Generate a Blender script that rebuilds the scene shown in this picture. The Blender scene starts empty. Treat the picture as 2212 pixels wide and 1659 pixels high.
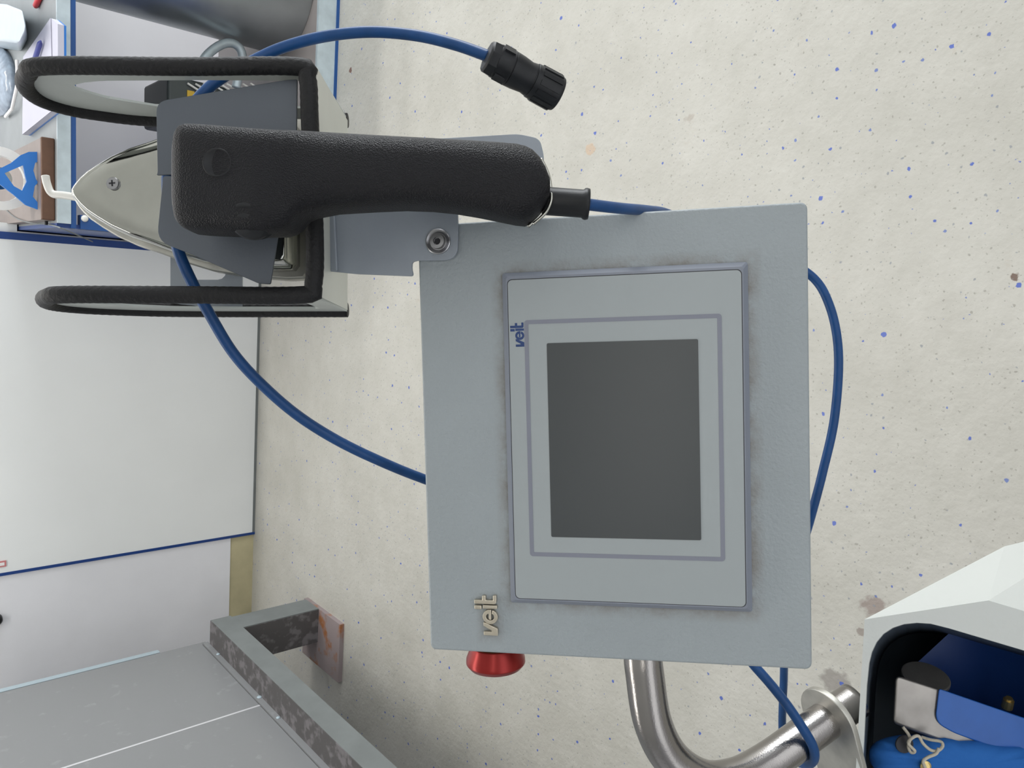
import bpy, bmesh, math, random
from mathutils import Vector, Matrix, noise
S = bpy.context.scene
COL = S.collection
random.seed(7)
# ------------------------------------------------------------------ camera
F, CX, CY = 1661.0, 1106.0, 829.5          # focal length and centre for a 2212 x 1659 frame
dn = Vector((1874, 77.5, -1661)).normalized(); Zc = -dn
Yc = Vector((-1510, 301.5, -1661)); Yc = (Yc - Yc.dot(Zc) * Zc).normalized()
Xc = Yc.cross(Zc)
R = Matrix((Xc, Yc, Zc))                    # camera axes -> room axes
C = Vector((0, 0, 1.5))
cam = bpy.data.objects.new('camera', bpy.data.cameras.new('camera')); COL.objects.link(cam)
cam.matrix_world = Matrix.Translation(C) @ R.to_4x4()
cam.data.sensor_width = 36; cam.data.lens = 36 * F / 2212; cam.data.clip_start = 0.02
S.camera = cam
# ------------------------------------------------------------------ light
S.view_settings.view_transform = 'Standard'; S.view_settings.look = 'None'
S.view_settings.gamma = 1; S.view_settings.exposure = -0.12
S.view_settings.use_curve_mapping = False
W = bpy.data.worlds.new('world'); S.world = W; W.use_nodes = True
W.node_tree.nodes['Background'].inputs[0].default_value = (0.9, 0.96, 1.0, 1)
W.node_tree.nodes['Background'].inputs[1].default_value = 1.0
def area(name, loc, target, sx, sy, power, col=(1, 1, 1)):
    l = bpy.data.lights.new(name, 'AREA'); l.shape = 'RECTANGLE'; l.size = sx; l.size_y = sy
    l.energy = power; l.color = col
    o = bpy.data.objects.new(name, l); COL.objects.link(o); o.location = loc
    o.rotation_euler = (Vector(target) - Vector(loc)).to_track_quat('-Z', 'Y').to_euler()
    return o
area('ceiling_and_fill_light', (0.9, 3.53, 3.10), (0.9, 3.53, 0), 3.0, .14, 46, (1.0, 0.97, 0.92))
area('ceiling_and_fill_light', (-1.1, 1.9, 3.10), (-1.1, 1.9, 0), 3.0, .35, 42, (1.0, 0.97, 0.92))  # added here to brighten the dim left wall and cabinets
area('ceiling_and_fill_light', (0.9, -1.2, 3.10), (0.9, -1.2, 0), 3.0, .35, 12, (1.0, 0.97, 0.92))
area('window_and_fill_light', (4.12, 1.75, 1.0), (0, 2.0, .8), 3.2, 1.6, 190, (0.95, 0.98, 1.0))
area('window_and_fill_light', (.6, -2.46, 1.45), (.6, 2, 1.1), 5.0, 1.7, 32, (0.95, 0.98, 1.0))  # added fill lamp behind the camera; this wall has no window

# ------------------------------------------------------------------ geometry helpers
def ray(u, v): return R @ Vector(((u - CX) / F, (CY - v) / F, -1))
def P(u, v, d): return C + d * ray(u, v)
def on(u, v, ax, val):
    r = ray(u, v); return C + (val - C[ax]) / r[ax] * r
def N(u, v, w): return C + R @ Vector((u, v, w))       # metric point in axes square to the iron rest
EU, EV, EW = R @ Vector((1, 0, 0)), R @ Vector((0, 1, 0)), R @ Vector((0, 0, 1))

def tag(o, label=None, cat=None, group=None, kind=None):
    if label: o['label'] = label
    if cat: o['category'] = cat
    if group: o['group'] = group
    if kind: o['kind'] = kind
    return o
INV = {}
def thing(name, label, cat, loc=(0, 0, 0), rot=None, group=None):
    o = bpy.data.objects.new(name, None); COL.objects.link(o); o.empty_display_size = .02
    m = Matrix.Translation(Vector(loc)) @ (rot.to_4x4() if rot else Matrix.Identity(4))
    o.matrix_world = m; INV[o] = m.inverted()
    return tag(o, label, cat, group)
def link(name, me, mat, parent=None, smooth=False, bevel=0, seg=2, sub=0, auto=True):
    if parent is not None:
        root = parent
        while root.parent: root = root.parent
        me.transform(INV[root])
        o = bpy.data.objects.new(name, me)
    else:
        c = sum((v.co for v in me.vertices), Vector()) / max(1, len(me.vertices))
        zmin = min(v.co.z for v in me.vertices); c.z = zmin
        me.transform(Matrix.Translation(-c)); o = bpy.data.objects.new(name, me); o.location = c
        INV[o] = Matrix.Translation(-c)
    COL.objects.link(o)
    if parent is not None: o.parent = parent
    if mat: me.materials.append(mat)
    if smooth:
        me.polygons.foreach_set('use_smooth', [True] * len(me.polygons))
    if bevel:
        b = o.modifiers.new('bevel', 'BEVEL'); b.width = bevel; b.segments = seg
        b.limit_method = 'ANGLE'; b.angle_limit = math.radians(35)
        if not smooth: me.polygons.foreach_set('use_smooth', [True] * len(me.polygons)); 
        wn = o.modifiers.new('wn', 'WEIGHTED_NORMAL'); wn.keep_sharp = False
    if sub:
        s = o.modifiers.new('sub', 'SUBSURF'); s.levels = sub; s.render_levels = sub
    return o
def mk(verts, faces):
    me = bpy.data.meshes.new('m'); me.from_pydata([tuple(v) for v in verts], [], faces)
    bm = bmesh.new(); bm.from_mesh(me); bmesh.ops.recalc_face_normals(bm, faces=bm.faces); bm.to_mesh(me); bm.free()
    return me
def join(*mes):
    vs, fs = [], []
    for me in mes:
        n = len(vs); vs += [v.co.copy() for v in me.vertices]; fs += [[i + n for i in p.vertices] for p in me.polygons]
    return mk(vs, fs)
def boxm(a, b, m=None):
    (x0, y0, z0), (x1, y1, z1) = a, b
    v = [Vector((x, y, z)) for z in (z0, z1) for y in (y0, y1) for x in (x0, x1)]
    if m: v = [m @ q for q in v]
    return mk(v, [(0, 1, 3, 2), (4, 5, 7, 6), (0, 1, 5, 4), (2, 3, 7, 6), (0, 2, 6, 4), (1, 3, 7, 5)])
def prism(pts, off):
    n = len(pts); off = Vector(off)
    return mk(list(pts) + [p + off for p in pts],
              [list(range(n)), list(range(n, 2 * n))] + [(i, (i + 1) % n, n + (i + 1) % n, n + i) for i in range(n)])
def resample(pts, n, closed=True):
    q = list(pts) + ([pts[0]] if closed else [])
    L = [0]
    for a, b in zip(q, q[1:]): L.append(L[-1] + (b - a).length)
    out = []; m = n if closed else n - 1; j = 0
    for i in range(n):
        t = L[-1] * i / m
        while j < len(L) - 2 and L[j + 1] < t: j += 1
        s = (t - L[j]) / max(1e-9, L[j + 1] - L[j]); out.append(q[j].lerp(q[j + 1], min(1, s)))
    return out
def ringplate(outer, inner, off):
    """plate with a hole; both outlines start at the same corner and have the same winding and count"""
    n = len(outer); off = Vector(off)
    v = list(outer) + list(inner) + [p + off for p in outer] + [p + off for p in inner]
    f = []
    for i in range(n):
        j = (i + 1) % n
        f += [(i, j, n + j, n + i), (2*n + i, 2*n + j, 3*n + j, 3*n + i), (i, j, 2*n + j, 2*n + i), (n + i, n + j, 3*n + j, 3*n + i)]
    return mk(v, f)
def loft(rings, cap=True, closed=True):
    n = len(rings[0]); v = [p for r in rings for p in r]; f = []
    for k in range(len(rings) - 1):
        for i in range(n if closed else n - 1):
            j = (i + 1) % n; f.append((k*n + i, k*n + j, (k+1)*n + j, (k+1)*n + i))
    if cap: f += [list(range(n)), list(range((len(rings)-1)*n, len(rings)*n))]
    return mk(v, f)
def spline(pts, k=8, closed=False):
    pts = [Vector(p) for p in pts]; n = len(pts); out = []
    for i in range(n if closed else n - 1):
        if closed: a, b, c, d = pts[i-1], pts[i], pts[(i+1) % n], pts[(i+2) % n]
        else: a, b, c, d = pts[max(0, i-1)], pts[i], pts[i+1], pts[min(n-1, i+2)]
        for s in range(k):
            t = s / k
            out.append(0.5 * ((2*b) + (c-a)*t + (2*a-5*b+4*c-d)*t*t + (3*b-a-3*c+d)*t**3))
    if not closed: out.append(pts[-1])
    return out
def tube(path, r, n=12, cap=True, prof=None):
    path = [Vector(p) for p in path]; rings = []
    t0 = (path[1] - path[0]).normalized(); nrm = t0.orthogonal().normalized()
    for i, p in enumerate(path):
        t = ((path[min(i+1, len(path)-1)] - path[max(i-1, 0)])).normalized()
        nrm = (nrm - nrm.dot(t) * t).normalized(); b = t.cross(nrm)
        rr = r(i / (len(path) - 1)) if callable(r) else r
        rings.append([p + rr * (math.cos(2*math.pi*k/n) * nrm + math.sin(2*math.pi*k/n) * b) for k in range(n)])
    return loft(rings, cap)
def lathe(prof, o, ax, n=32, cap=True):
    """prof: (distance along axis, radius)"""
    ax = Vector(ax).normalized(); e = ax.orthogonal().normalized(); g = ax.cross(e); o = Vector(o)
    return loft([[o + ax*h + max(r, 1e-5) * (math.cos(2*math.pi*k/n)*e + math.sin(2*math.pi*k/n)*g) for k in range(n)] for h, r in prof], cap)
def rrect(x0, y0, x1, y1, r, k=5):
    out = []
    for cx, cy, a in ((x1-r, y1-r, 0), (x0+r, y1-r, 90), (x0+r, y0+r, 180), (x1-r, y0+r, 270)):
        for i in range(k + 1):
            t = math.radians(a + 90*i/k); out.append((cx + r*math.cos(t), cy + r*math.sin(t)))
    return out
def rounded(pts, r, k=5):
    """round the corners of a 2-D polygon; r is one radius or one per corner"""
    n = len(pts); out = []
    for i in range(n):
        p = Vector(pts[i]); a = Vector(pts[i-1]); b = Vector(pts[(i+1) % n]); rr = r[i] if isinstance(r, (list, tuple)) else r
        if rr <= 0: out.append(tuple(p)); continue
        la, lb = (a-p).length, (b-p).length; s = min(rr, la*.49, lb*.49)
        p0 = p + (a-p)/la*s; p1 = p + (b-p)/lb*s
        for j in range(k+1):
            t = j/k; q = (1-t)**2*p0 + 2*t*(1-t)*p + t*t*p1; out.append(tuple(q))
    return out

# ------------------------------------------------------------------ materials
def mat(name, col, rough=.5, metal=0, spec=.5, noise_amt=0, noise_scale=8, bump=0, bscale=200, coat=0, alpha=1, trans=0, aniso=0):
    m = bpy.data.materials.new(name); m.use_nodes = True; nt = m.node_tree; b = nt.nodes['Principled BSDF']
    b.inputs['Base Color'].default_value = (*col, 1); b.inputs['Roughness'].default_value = rough
    b.inputs['Metallic'].default_value = metal; b.inputs['Specular IOR Level'].default_value = spec
    b.inputs['Coat Weight'].default_value = coat; b.inputs['Coat Roughness'].default_value = .08
    b.inputs['Transmission Weight'].default_value = trans; b.inputs['Anisotropic'].default_value = aniso
    tc = nt.nodes.new('ShaderNodeTexCoord')
    if noise_amt:
        n = nt.nodes.new('ShaderNodeTexNoise'); n.inputs['Scale'].default_value = noise_scale; n.inputs['Detail'].default_value = 5
        nt.links.new(tc.outputs['Object'], n.inputs['Vector'])
        mp = nt.nodes.new('ShaderNodeMapRange'); mp.inputs[1].default_value = .3; mp.inputs[2].default_value = .7
        mp.inputs[3].default_value = 1 - noise_amt; mp.inputs[4].default_value = 1 + noise_amt*.4
        nt.links.new(n.outputs['Fac'], mp.inputs[0])
        mx = nt.nodes.new('ShaderNodeVectorMath'); mx.operation = 'SCALE'; mx.inputs[0].default_value = col
        nt.links.new(mp.outputs[0], mx.inputs['Scale']); nt.links.new(mx.outputs[0], b.inputs['Base Color'])
    if bump:
        n = nt.nodes.new('ShaderNodeTexNoise'); n.inputs['Scale'].default_value = bscale; n.inputs['Detail'].default_value = 3
        nt.links.new(tc.outputs['Object'], n.inputs['Vector'])
        bp = nt.nodes.new('ShaderNodeBump'); bp.inputs['Strength'].default_value = bump; bp.inputs['Distance'].default_value = .001
        nt.links.new(n.outputs['Fac'], bp.inputs['Height']); nt.links.new(bp.outputs[0], b.inputs['Normal'])
    return m
def spotted(name, col, col2, scale, thr, rough=.6, metal=0, bump=.3):
    """two colours mixed by a blotchy noise: worn paint, rust, scuffs"""
    m = mat(name, col, rough, metal, bump=bump, bscale=scale*3); nt = m.node_tree; b = nt.nodes['Principled BSDF']
    tc = nt.nodes.new('ShaderNodeTexCoord'); n = nt.nodes.new('ShaderNodeTexNoise'); n.inputs['Scale'].default_value = scale; n.inputs['Detail'].default_value = 6
    nt.links.new(tc.outputs['Object'], n.inputs['Vector'])
    r = nt.nodes.new('ShaderNodeValToRGB'); r.color_ramp.elements[0].position = thr - .06; r.color_ramp.elements[1].position = thr + .06
    r.color_ramp.elements[0].color = (*col, 1); r.color_ramp.elements[1].color = (*col2, 1)
    nt.links.new(n.outputs['Fac'], r.inputs[0]); nt.links.new(r.outputs[0], b.inputs['Base Color'])
    return m
def floor_mat():
    m = bpy.data.materials.new('speckled_floor'); m.use_nodes = True; nt = m.node_tree; b = nt.nodes['Principled BSDF']
    L = nt.links.new; A = nt.nodes.new
    tc = A('ShaderNodeTexCoord')
    wob = A('ShaderNodeTexNoise'); wob.inputs['Scale'].default_value = 130; wob.inputs['Detail'].default_value = 2
    L(tc.outputs['Object'], wob.inputs['Vector'])
    sc = A('ShaderNodeVectorMath'); sc.operation = 'MULTIPLY_ADD'; sc.inputs[1].default_value = (.007,)*3
    L(wob.outputs['Color'], sc.inputs[0]); L(tc.outputs['Object'], sc.inputs[2])
    big = A('ShaderNodeTexNoise'); big.inputs['Scale'].default_value = 5; big.inputs['Detail'].default_value = 7; big.inputs['Roughness'].default_value = .65
    L(tc.outputs['Object'], big.inputs['Vector'])
    r = A('ShaderNodeValToRGB'); e = r.color_ramp.elements
    e[0].position = .3; e[0].color = (.405, .395, .355, 1); e[1].position = .7; e[1].color = (.49, .48, .44, 1)
    L(big.outputs['Fac'], r.inputs[0]); cur = r.outputs[0]
    # darker brownish wear stains
    st = A('ShaderNodeTexNoise'); st.inputs['Scale'].default_value = 9; st.inputs['Detail'].default_value = 9; st.inputs['Roughness'].default_value = .72
    L(tc.outputs['Object'], st.inputs['Vector'])
    sr = A('ShaderNodeMapRange'); sr.inputs[1].default_value = .64; sr.inputs[2].default_value = .74; sr.inputs[3].default_value = 0; sr.inputs[4].default_value = .45
    L(st.outputs['Fac'], sr.inputs[0])
    mx = A('ShaderNodeMixRGB'); mx.inputs[2].default_value = (.42, .35, .28, 1); L(sr.outputs[0], mx.inputs[0]); L(cur, mx.inputs[1]); cur = mx.outputs[0]
    def flakes(scale, keep, r0, r1, col, amt):
        nonlocal cur
        v = A('ShaderNodeTexVoronoi'); v.inputs['Scale'].default_value = scale; v.voronoi_dimensions = '2D'
        L(sc.outputs[0], v.inputs['Vector'])
        sep = A('ShaderNodeSeparateColor'); L(v.outputs['Color'], sep.inputs[0])
        sel = A('ShaderNodeMath'); sel.operation = 'LESS_THAN'; sel.inputs[1].default_value = keep; L(sep.outputs[0], sel.inputs[0])
        cu = A('ShaderNodeMath'); cu.operation = 'POWER'; cu.inputs[1].default_value = 2.2; L(sep.outputs[1], cu.inputs[0])
        rad = A('ShaderNodeMapRange'); rad.inputs[3].default_value = r0*scale; rad.inputs[4].default_value = r1*scale; L(cu.outputs[0], rad.inputs[0])
        d = A('ShaderNodeMath'); d.operation = 'SUBTRACT'; L(rad.outputs[0], d.inputs[0]); L(v.outputs['Distance'], d.inputs[1])
        g = A('ShaderNodeMapRange'); g.inputs[1].default_value = 0; g.inputs[2].default_value = .0011*scale; g.inputs[4].default_value = amt; L(d.outputs[0], g.inputs[0])
        mu = A('ShaderNodeMath'); mu.operation = 'MULTIPLY'; L(g.outputs[0], mu.inputs[0]); L(sel.outputs[0], mu.inputs[1])
        x = A('ShaderNodeMixRGB'); x.inputs[2].default_value = (*col, 1); L(mu.outputs[0], x.inputs[0]); L(cur, x.inputs[1]); cur = x.outputs[0]
    geo = A('ShaderNodeNewGeometry')
    for (u_, v_, rad_, colr, am) in ((1274, 322, .017, (.50, .33, .20), .55), (757, 152, .011, (.12, .03, .015), .85), (1885, 1312, .022, (.22, .17, .15), .75), (1862, 1365, .010, (.20, .16, .14), .7), (1808, 1478, .03, (.16, .14, .13), .6), (1490, 255, .012, (.32, .27, .23), .5), (2192, 598, .007, (.12, .07, .05), .9), (545, 1215, .012, (.2, .15, .1), .5)):
        q = on(u_, v_, 2, 0)
        dist = A('ShaderNodeVectorMath'); dist.operation = 'DISTANCE'; dist.inputs[1].default_value = q; L(geo.outputs['Position'], dist.inputs[0])
        nz_ = A('ShaderNodeTexNoise'); nz_.inputs['Scale'].default_value = .7/rad_; nz_.inputs['Detail'].default_value = 4; L(geo.outputs['Position'], nz_.inputs['Vector'])
        ad = A('ShaderNodeMath'); ad.operation = 'MULTIPLY_ADD'; ad.inputs[1].default_value = 2.6*rad_; L(nz_.outputs['Fac'], ad.inputs[0]); L(dist.outputs['Value'], ad.inputs[2])
        g_ = A('ShaderNodeMapRange'); g_.inputs[1].default_value = 2.35*rad_; g_.inputs[2].default_value = 2.0*rad_; g_.inputs[4].default_value = am; L(ad.outputs[0], g_.inputs[0])
        x_ = A('ShaderNodeMixRGB'); x_.inputs[2].default_value = (*colr, 1); L(g_.outputs[0], x_.inputs[0]); L(cur, x_.inputs[1]); cur = x_.outputs[0]
    flakes(85, .6, .0007, .0022, (.24, .23, .20), .55)
    flakes(62, .55, .0008, .0027, (.25, .24, .21), .65)
    flakes(41, .30, .001, .0032, (.20, .22, .25), .7)
    flakes(19, .42, .0012, .0052, (.05, .10, .42), .9)
    flakes(26, .22, .0012, .004, (.07, .13, .40), .8)
    L(cur, b.inputs['Base Color'])
    b.inputs['Roughness'].default_value = .42; b.inputs['Specular IOR Level'].default_value = .4
    bn = A('ShaderNodeTexNoise'); bn.inputs['Scale'].default_value = 45; bn.inputs['Detail'].default_value = 6
    L(tc.outputs['Object'], bn.inputs['Vector'])
    bp = A('ShaderNodeBump'); bp.inputs['Strength'].default_value = .45; bp.inputs['Distance'].default_value = .004
    L(bn.outputs['Fac'], bp.inputs['Height']); L(bp.outputs[0], b.inputs['Normal'])
    return m
M = dict(
    floor=floor_mat(),
    wall=mat('plaster', (.78, .785, .82), .6, bump=.25, bscale=60, noise_amt=.05, noise_scale=4),
    ceil=mat('ceiling_paint', (.75, .75, .73), .7),
    skirting=mat('ochre_skirting', (.50, .45, .28), .5, noise_amt=.15, noise_scale=12),
    panel=mat('white_laminate', (.80, .82, .82), .22, noise_amt=.03, noise_scale=3),
    blue=mat('blue_lacquer', (.010, .065, .23), .35),
    navy=mat('navy_edging_and_shade', (.01, .045, .20), .35),
    lilac=mat('lilac_laminate', (.91, .895, .91), .3, noise_amt=.04, noise_scale=3),
    desktop=mat('grey_worktop', (.25, .27, .28), .45, noise_amt=.12, noise_scale=9),
    fascia=mat('galvanised_fascia', (.50, .58, .62), .35, .3, noise_amt=.15, noise_scale=25),
    shelf=mat('taupe_shelf', (.33, .30, .29), .35, noise_amt=.1, noise_scale=6),
    galv=mat('galvanised_drum', (.50, .54, .55), .33, .75, noise_amt=.25, noise_scale=4),
    greydoor=spotted('grey_cabinet_paint', (.21, .215, .22), (.255, .26, .265), 26, .69, .33, bump=.05),
    greyframe=mat('grey_frame_paint', (.16, .175, .175), .5, noise_amt=.12, noise_scale=12),
    worn=spotted('worn_frame_top', (.075, .07, .07), (.15, .14, .145), 30, .56, .6),
    rust=spotted('rusty_plate', (.26, .215, .215), (.28, .11, .04), 14, .60, .8),
    sealant=mat('pale_sealant', (.33, .40, .44), .5),
    seam=mat('bright_seam', (.62, .62, .64), .3, .3),
    console=mat('console_paint', (.285, .318, .335), .42, bump=.55, bscale=420, noise_amt=.05, noise_scale=14),
    bezel=mat('bezel_plastic', (.19, .21, .255), .32),
    foil=mat('foil_panel', (.30, .33, .34), .42, noise_amt=.02, noise_scale=9),
    line=mat('grey_print', (.185, .195, .24), .45),
    gap=mat('dark_gap', (.02, .02, .025), .6),
    screen=mat('screen_glass', (.047, .053, .056), .3, spec=.4, noise_amt=.05, noise_scale=5),
    inkblue=mat('logo_ink', (.008, .035, .14), .45),
    brass=mat('nickel_badge', (.55, .50, .41), .28, .9),
    steel=mat('brushed_steel', (.30, .285, .275), .2, 1.0, bump=.12, bscale=900, aniso=.5),
    bolt=mat('bolt_steel', (.32, .32, .33), .30, 1.0),
    chrome=mat('chrome', (.42, .42, .385), .09, 1.0, noise_amt=.12, noise_scale=30),
    dull=mat('dull_aluminium', (.50, .49, .45), .38, .85, noise_amt=.2, noise_scale=60),
    restlight=mat('pale_painted_sheet', (.42, .45, .43), .4, noise_amt=.1, noise_scale=25),
    rest=mat('painted_sheet', (.27, .30, .34), .35, bump=.15, bscale=300, noise_amt=.08, noise_scale=25),
    litrest=mat('lit_painted_sheet', (.60, .61, .55), .4, noise_amt=.08, noise_scale=20),  # same painted sheet, with the light falling on it put into the colour
    shield=mat('grey_silicone', (.085, .098, .118), .5, bump=.1, bscale=500),
    leather=mat('grained_black_plastic', (.008, .008, .010), .45, spec=.22, bump=.9, bscale=520),
    rubber=mat('black_wrap', (.008, .008, .009), .6, spec=.3, bump=.8, bscale=330),
    blackp=mat('black_plastic', (.009, .010, .012), .42, spec=.3, bump=.1, bscale=300),
    cable=mat('blue_cable', (.008, .055, .18), .4, spec=.3, noise_amt=.2, noise_scale=60),
    red=mat('red_anodised', (.24, .012, .010), .3, .55),
    collar=mat('brass_collar', (.55, .42, .18), .3, .9),
    white=mat('white_enamel', (.54, .56, .54), .38, bump=.15, bscale=300),
    inner=mat('shaded_inner_paint', (.05, .065, .085), .4),  # blue-grey inside, darkened in colour for the shade of the deep opening
    arm=mat('worn_steel_arm', (.33, .31, .29), .38, .8, noise_amt=.25, noise_scale=30),
    bluep=mat('blue_cover_paint', (.012, .10, .40), .38, noise_amt=.12, noise_scale=40),
    fabric=mat('blue_fabric', (.012, .12, .42), .85, bump=.5, bscale=220),
    string=mat('cotton_string', (.50, .46, .38), .9, bump=.6, bscale=900),
    paper=mat('paper', (.48, .48, .57), .7),
    pen=mat('pen_blue', (.05, .06, .25), .4), penred=mat('pen_red', (.60, .05, .06), .4),
    tub=mat('milky_plastic', (.46, .53, .58), .3, noise_amt=.06, noise_scale=20),
    plate=mat('brown_board', (.115, .055, .03), .5, noise_amt=.2, noise_scale=30),
    boardtop=mat('taupe_board', (.22, .18, .16), .45, noise_amt=.1, noise_scale=15),
    holder=mat('blue_plastic', (.02, .16, .52), .3),
    ring=mat('white_plastic', (.75, .74, .70), .35),
    crate=mat('dark_crate', (.045, .055, .055), .45), yellow=mat('yellow_label', (.55, .35, .03), .5),
    clear=mat('clear_bag', (.33, .40, .50), .2, spec=.8, noise_amt=.35, noise_scale=30),
    pink=mat('pink_tag', (.55, .2, .2), .5), tagw=mat('tag_white', (.8, .78, .78), .5),
)
# leather grain on the handle: sharper, larger cells
nt = M['leather'].node_tree; bp = [n for n in nt.nodes if n.type == 'BUMP'][0]
vz = nt.nodes.new('ShaderNodeTexVoronoi'); vz.inputs['Scale'].default_value = 1250
tcx = nt.nodes.new('ShaderNodeTexCoord'); nt.links.new(tcx.outputs['Object'], vz.inputs['Vector'])
nt.links.new(vz.outputs['Distance'], bp.inputs['Height']); bp.inputs['Strength'].default_value = .55; bp.inputs['Distance'].default_value = .0008

def dirty_console():
    m = M['console'].copy(); m.name = 'console_front_paint'; nt = m.node_tree; b = nt.nodes['Principled BSDF']; A = nt.nodes.new; L = nt.links.new
    src = b.inputs['Base Color'].links[0].from_socket
    tc = A('ShaderNodeTexCoord'); sp = A('ShaderNodeSeparateXYZ'); L(tc.outputs['Object'], sp.inputs[0])
    def mth(op, a, b_=None):
        n = A('ShaderNodeMath'); n.operation = op
        for i, q in enumerate((a, b_)):
            if q is None: continue
            if isinstance(q, (int, float)): n.inputs[i].default_value = q
            else: L(q, n.inputs[i])
        return n.outputs[0]
    def band(cx, hx, cy, hy, w):
        dx = mth('SUBTRACT', mth('ABSOLUTE', mth('SUBTRACT', sp.outputs[0], cx)), hx)
        dy = mth('SUBTRACT', mth('ABSOLUTE', mth('SUBTRACT', sp.outputs[1], cy)), hy)
        d = mth('MAXIMUM', dx, dy); mr = A('ShaderNodeMapRange'); mr.inputs[1].default_value = w; mr.inputs[2].default_value = 0; L(d, mr.inputs[0]); return mr.outputs[0]
    n = A('ShaderNodeTexNoise'); n.inputs['Scale'].default_value = 35; n.inputs['Detail'].default_value = 8; n.inputs['Roughness'].default_value = .7; L(tc.outputs['Object'], n.inputs['Vector'])
    nm = A('ShaderNodeMapRange'); nm.inputs[1].default_value = .38; nm.inputs[2].default_value = .68; L(n.outputs['Fac'], nm.inputs[0])
    f = mth('MULTIPLY', mth('MULTIPLY', mth('ADD', band(.0005, .106, -.0108, .0751, .0085), mth('MULTIPLY', band(-.118, .010, .0785, .003, .007), .7)), nm.outputs[0]), .95)
    mx = A('ShaderNodeMixRGB'); mx.inputs[2].default_value = (.15, .125, .10, 1); L(f, mx.inputs[0]); L(src, mx.inputs[1]); 
    # sparse finger marks
    n2 = A('ShaderNodeTexNoise'); n2.inputs['Scale'].default_value = 22; n2.inputs['Detail'].default_value = 9; n2.inputs['Roughness'].default_value = .8; L(tc.outputs['Object'], n2.inputs['Vector'])
    m2 = A('ShaderNodeMapRange'); m2.inputs[1].default_value = .66; m2.inputs[2].default_value = .76; m2.inputs[4].default_value = .45; L(n2.outputs['Fac'], m2.inputs[0])
    m3 = A('ShaderNodeMixRGB'); m3.inputs[2].default_value = (.17, .16, .17, 1); L(m2.outputs[0], m3.inputs[0]); L(mx.outputs[0], m3.inputs[1])
    L(m3.outputs[0], b.inputs['Base Color']); return m
M['consoledirty'] = dirty_console()

# ------------------------------------------------------------------ the setting
YP = 3.446
o = link('floor', boxm((-4, -2.5, -.1), (4, 4.6, 0)), M['floor']); tag(o, kind='structure')
o = link('wall_back', boxm((-4, YP + .01, .112), (-1.24, 4.6, 3.2)), M['wall']); tag(o, kind='structure')
o = link('wall_alcove', boxm((-1.24, 4.25, 0), (4, 4.6, 3.2)), M['wall']); tag(o, kind='structure')
o = link('baseboard_back', boxm((-4, YP + .013, 0), (-1.24, 4.4, .112)), M['skirting']); tag(o, kind='structure')
o = link('wall_left', boxm((-4.1, -2.6, 0), (-4, 4.6, 3.2)), M['wall']); tag(o, kind='structure')
o = link('wall_front', boxm((-4, -2.6, 0), (4, -2.5, 3.2)), M['wall']); tag(o, kind='structure')
o = link('ceiling', boxm((-4.1, -2.6, 3.2), (4.1, 4.6, 3.3)), M['ceil']); tag(o, kind='structure')
o = link('wall_right', join(boxm((4, -2.6, 0), (4.1, 4.6, .2)), boxm((4, -2.6, 2.3), (4.1, 4.6, 3.2)), boxm((4, -2.6, .2), (4.1, -1.2, 2.3)), boxm((4, 3.4, .2), (4.1, 4.6, 2.3))), M['wall']); tag(o, kind='structure')
o = link('window_1', join(*[boxm((4.02, y-.03, .2), (4.08, y+.03, 2.3)) for y in (-1.17, .35, 1.87, 3.37)], boxm((4.02, -1.2, .2), (4.08, 3.4, .26)), boxm((4.02, -1.2, 2.24), (4.08, 3.4, 2.3))), M['tagw']); tag(o, kind='structure')

# white cabinet with navy edging against the back wall
t = thing('white_cabinet', 'tall white laminate cabinet with navy blue edging standing before the plastered wall', 'cabinet', (-.57, YP, 0))
link('body', boxm((-1.222, YP + .012, .0), (.1, 4.2, .955)), M['panel'], t)
link('body', boxm((-1.222, YP + .012, .955), (.128, 4.2, 1.45)), M['panel'], t)
link('front_panel', boxm((-1.226, YP, .012), (.067, YP + .012, 1.45)), M['panel'], t)
link('edge_strip', boxm((-1.238, YP - .002, 0), (-1.226, YP + .02, 1.45)), M['navy'], t)
link('edge_strip', boxm((.067, YP - .002, 0), (.094, YP + .013, 1.45)), M['navy'], t)
link('toe_strip', boxm((-1.226, YP - .001, 0), (.067, YP + .012, .012)), M['greyframe'], t)
tp = on(4, 1218, 1, YP)
t2 = thing('paper_tag', 'tiny pink edged tag stuck on the white cabinet front', 'tag', tp)
link('tag_frame', boxm((tp.x-.012, YP-.004, tp.z-.014), (tp.x+.012, YP-.0005, tp.z+.05)), M['pink'], t2)
link('tag_face', boxm((tp.x-.006, YP-.005, tp.z-.008), (tp.x+.006, YP-.004, tp.z+.05)), M['tagw'], t2)
tp = on(0, 1338, 1, YP)
t2 = link('wall_knob', lathe([(0, .022), (.02, .02), (.03, .012)], (tp.x, YP + .0101, tp.z + .012), (0, -1, 0), 20), M['blackp'], smooth=True)
tag(t2, 'small black round knob on the pale plaster wall', 'knob')

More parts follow.
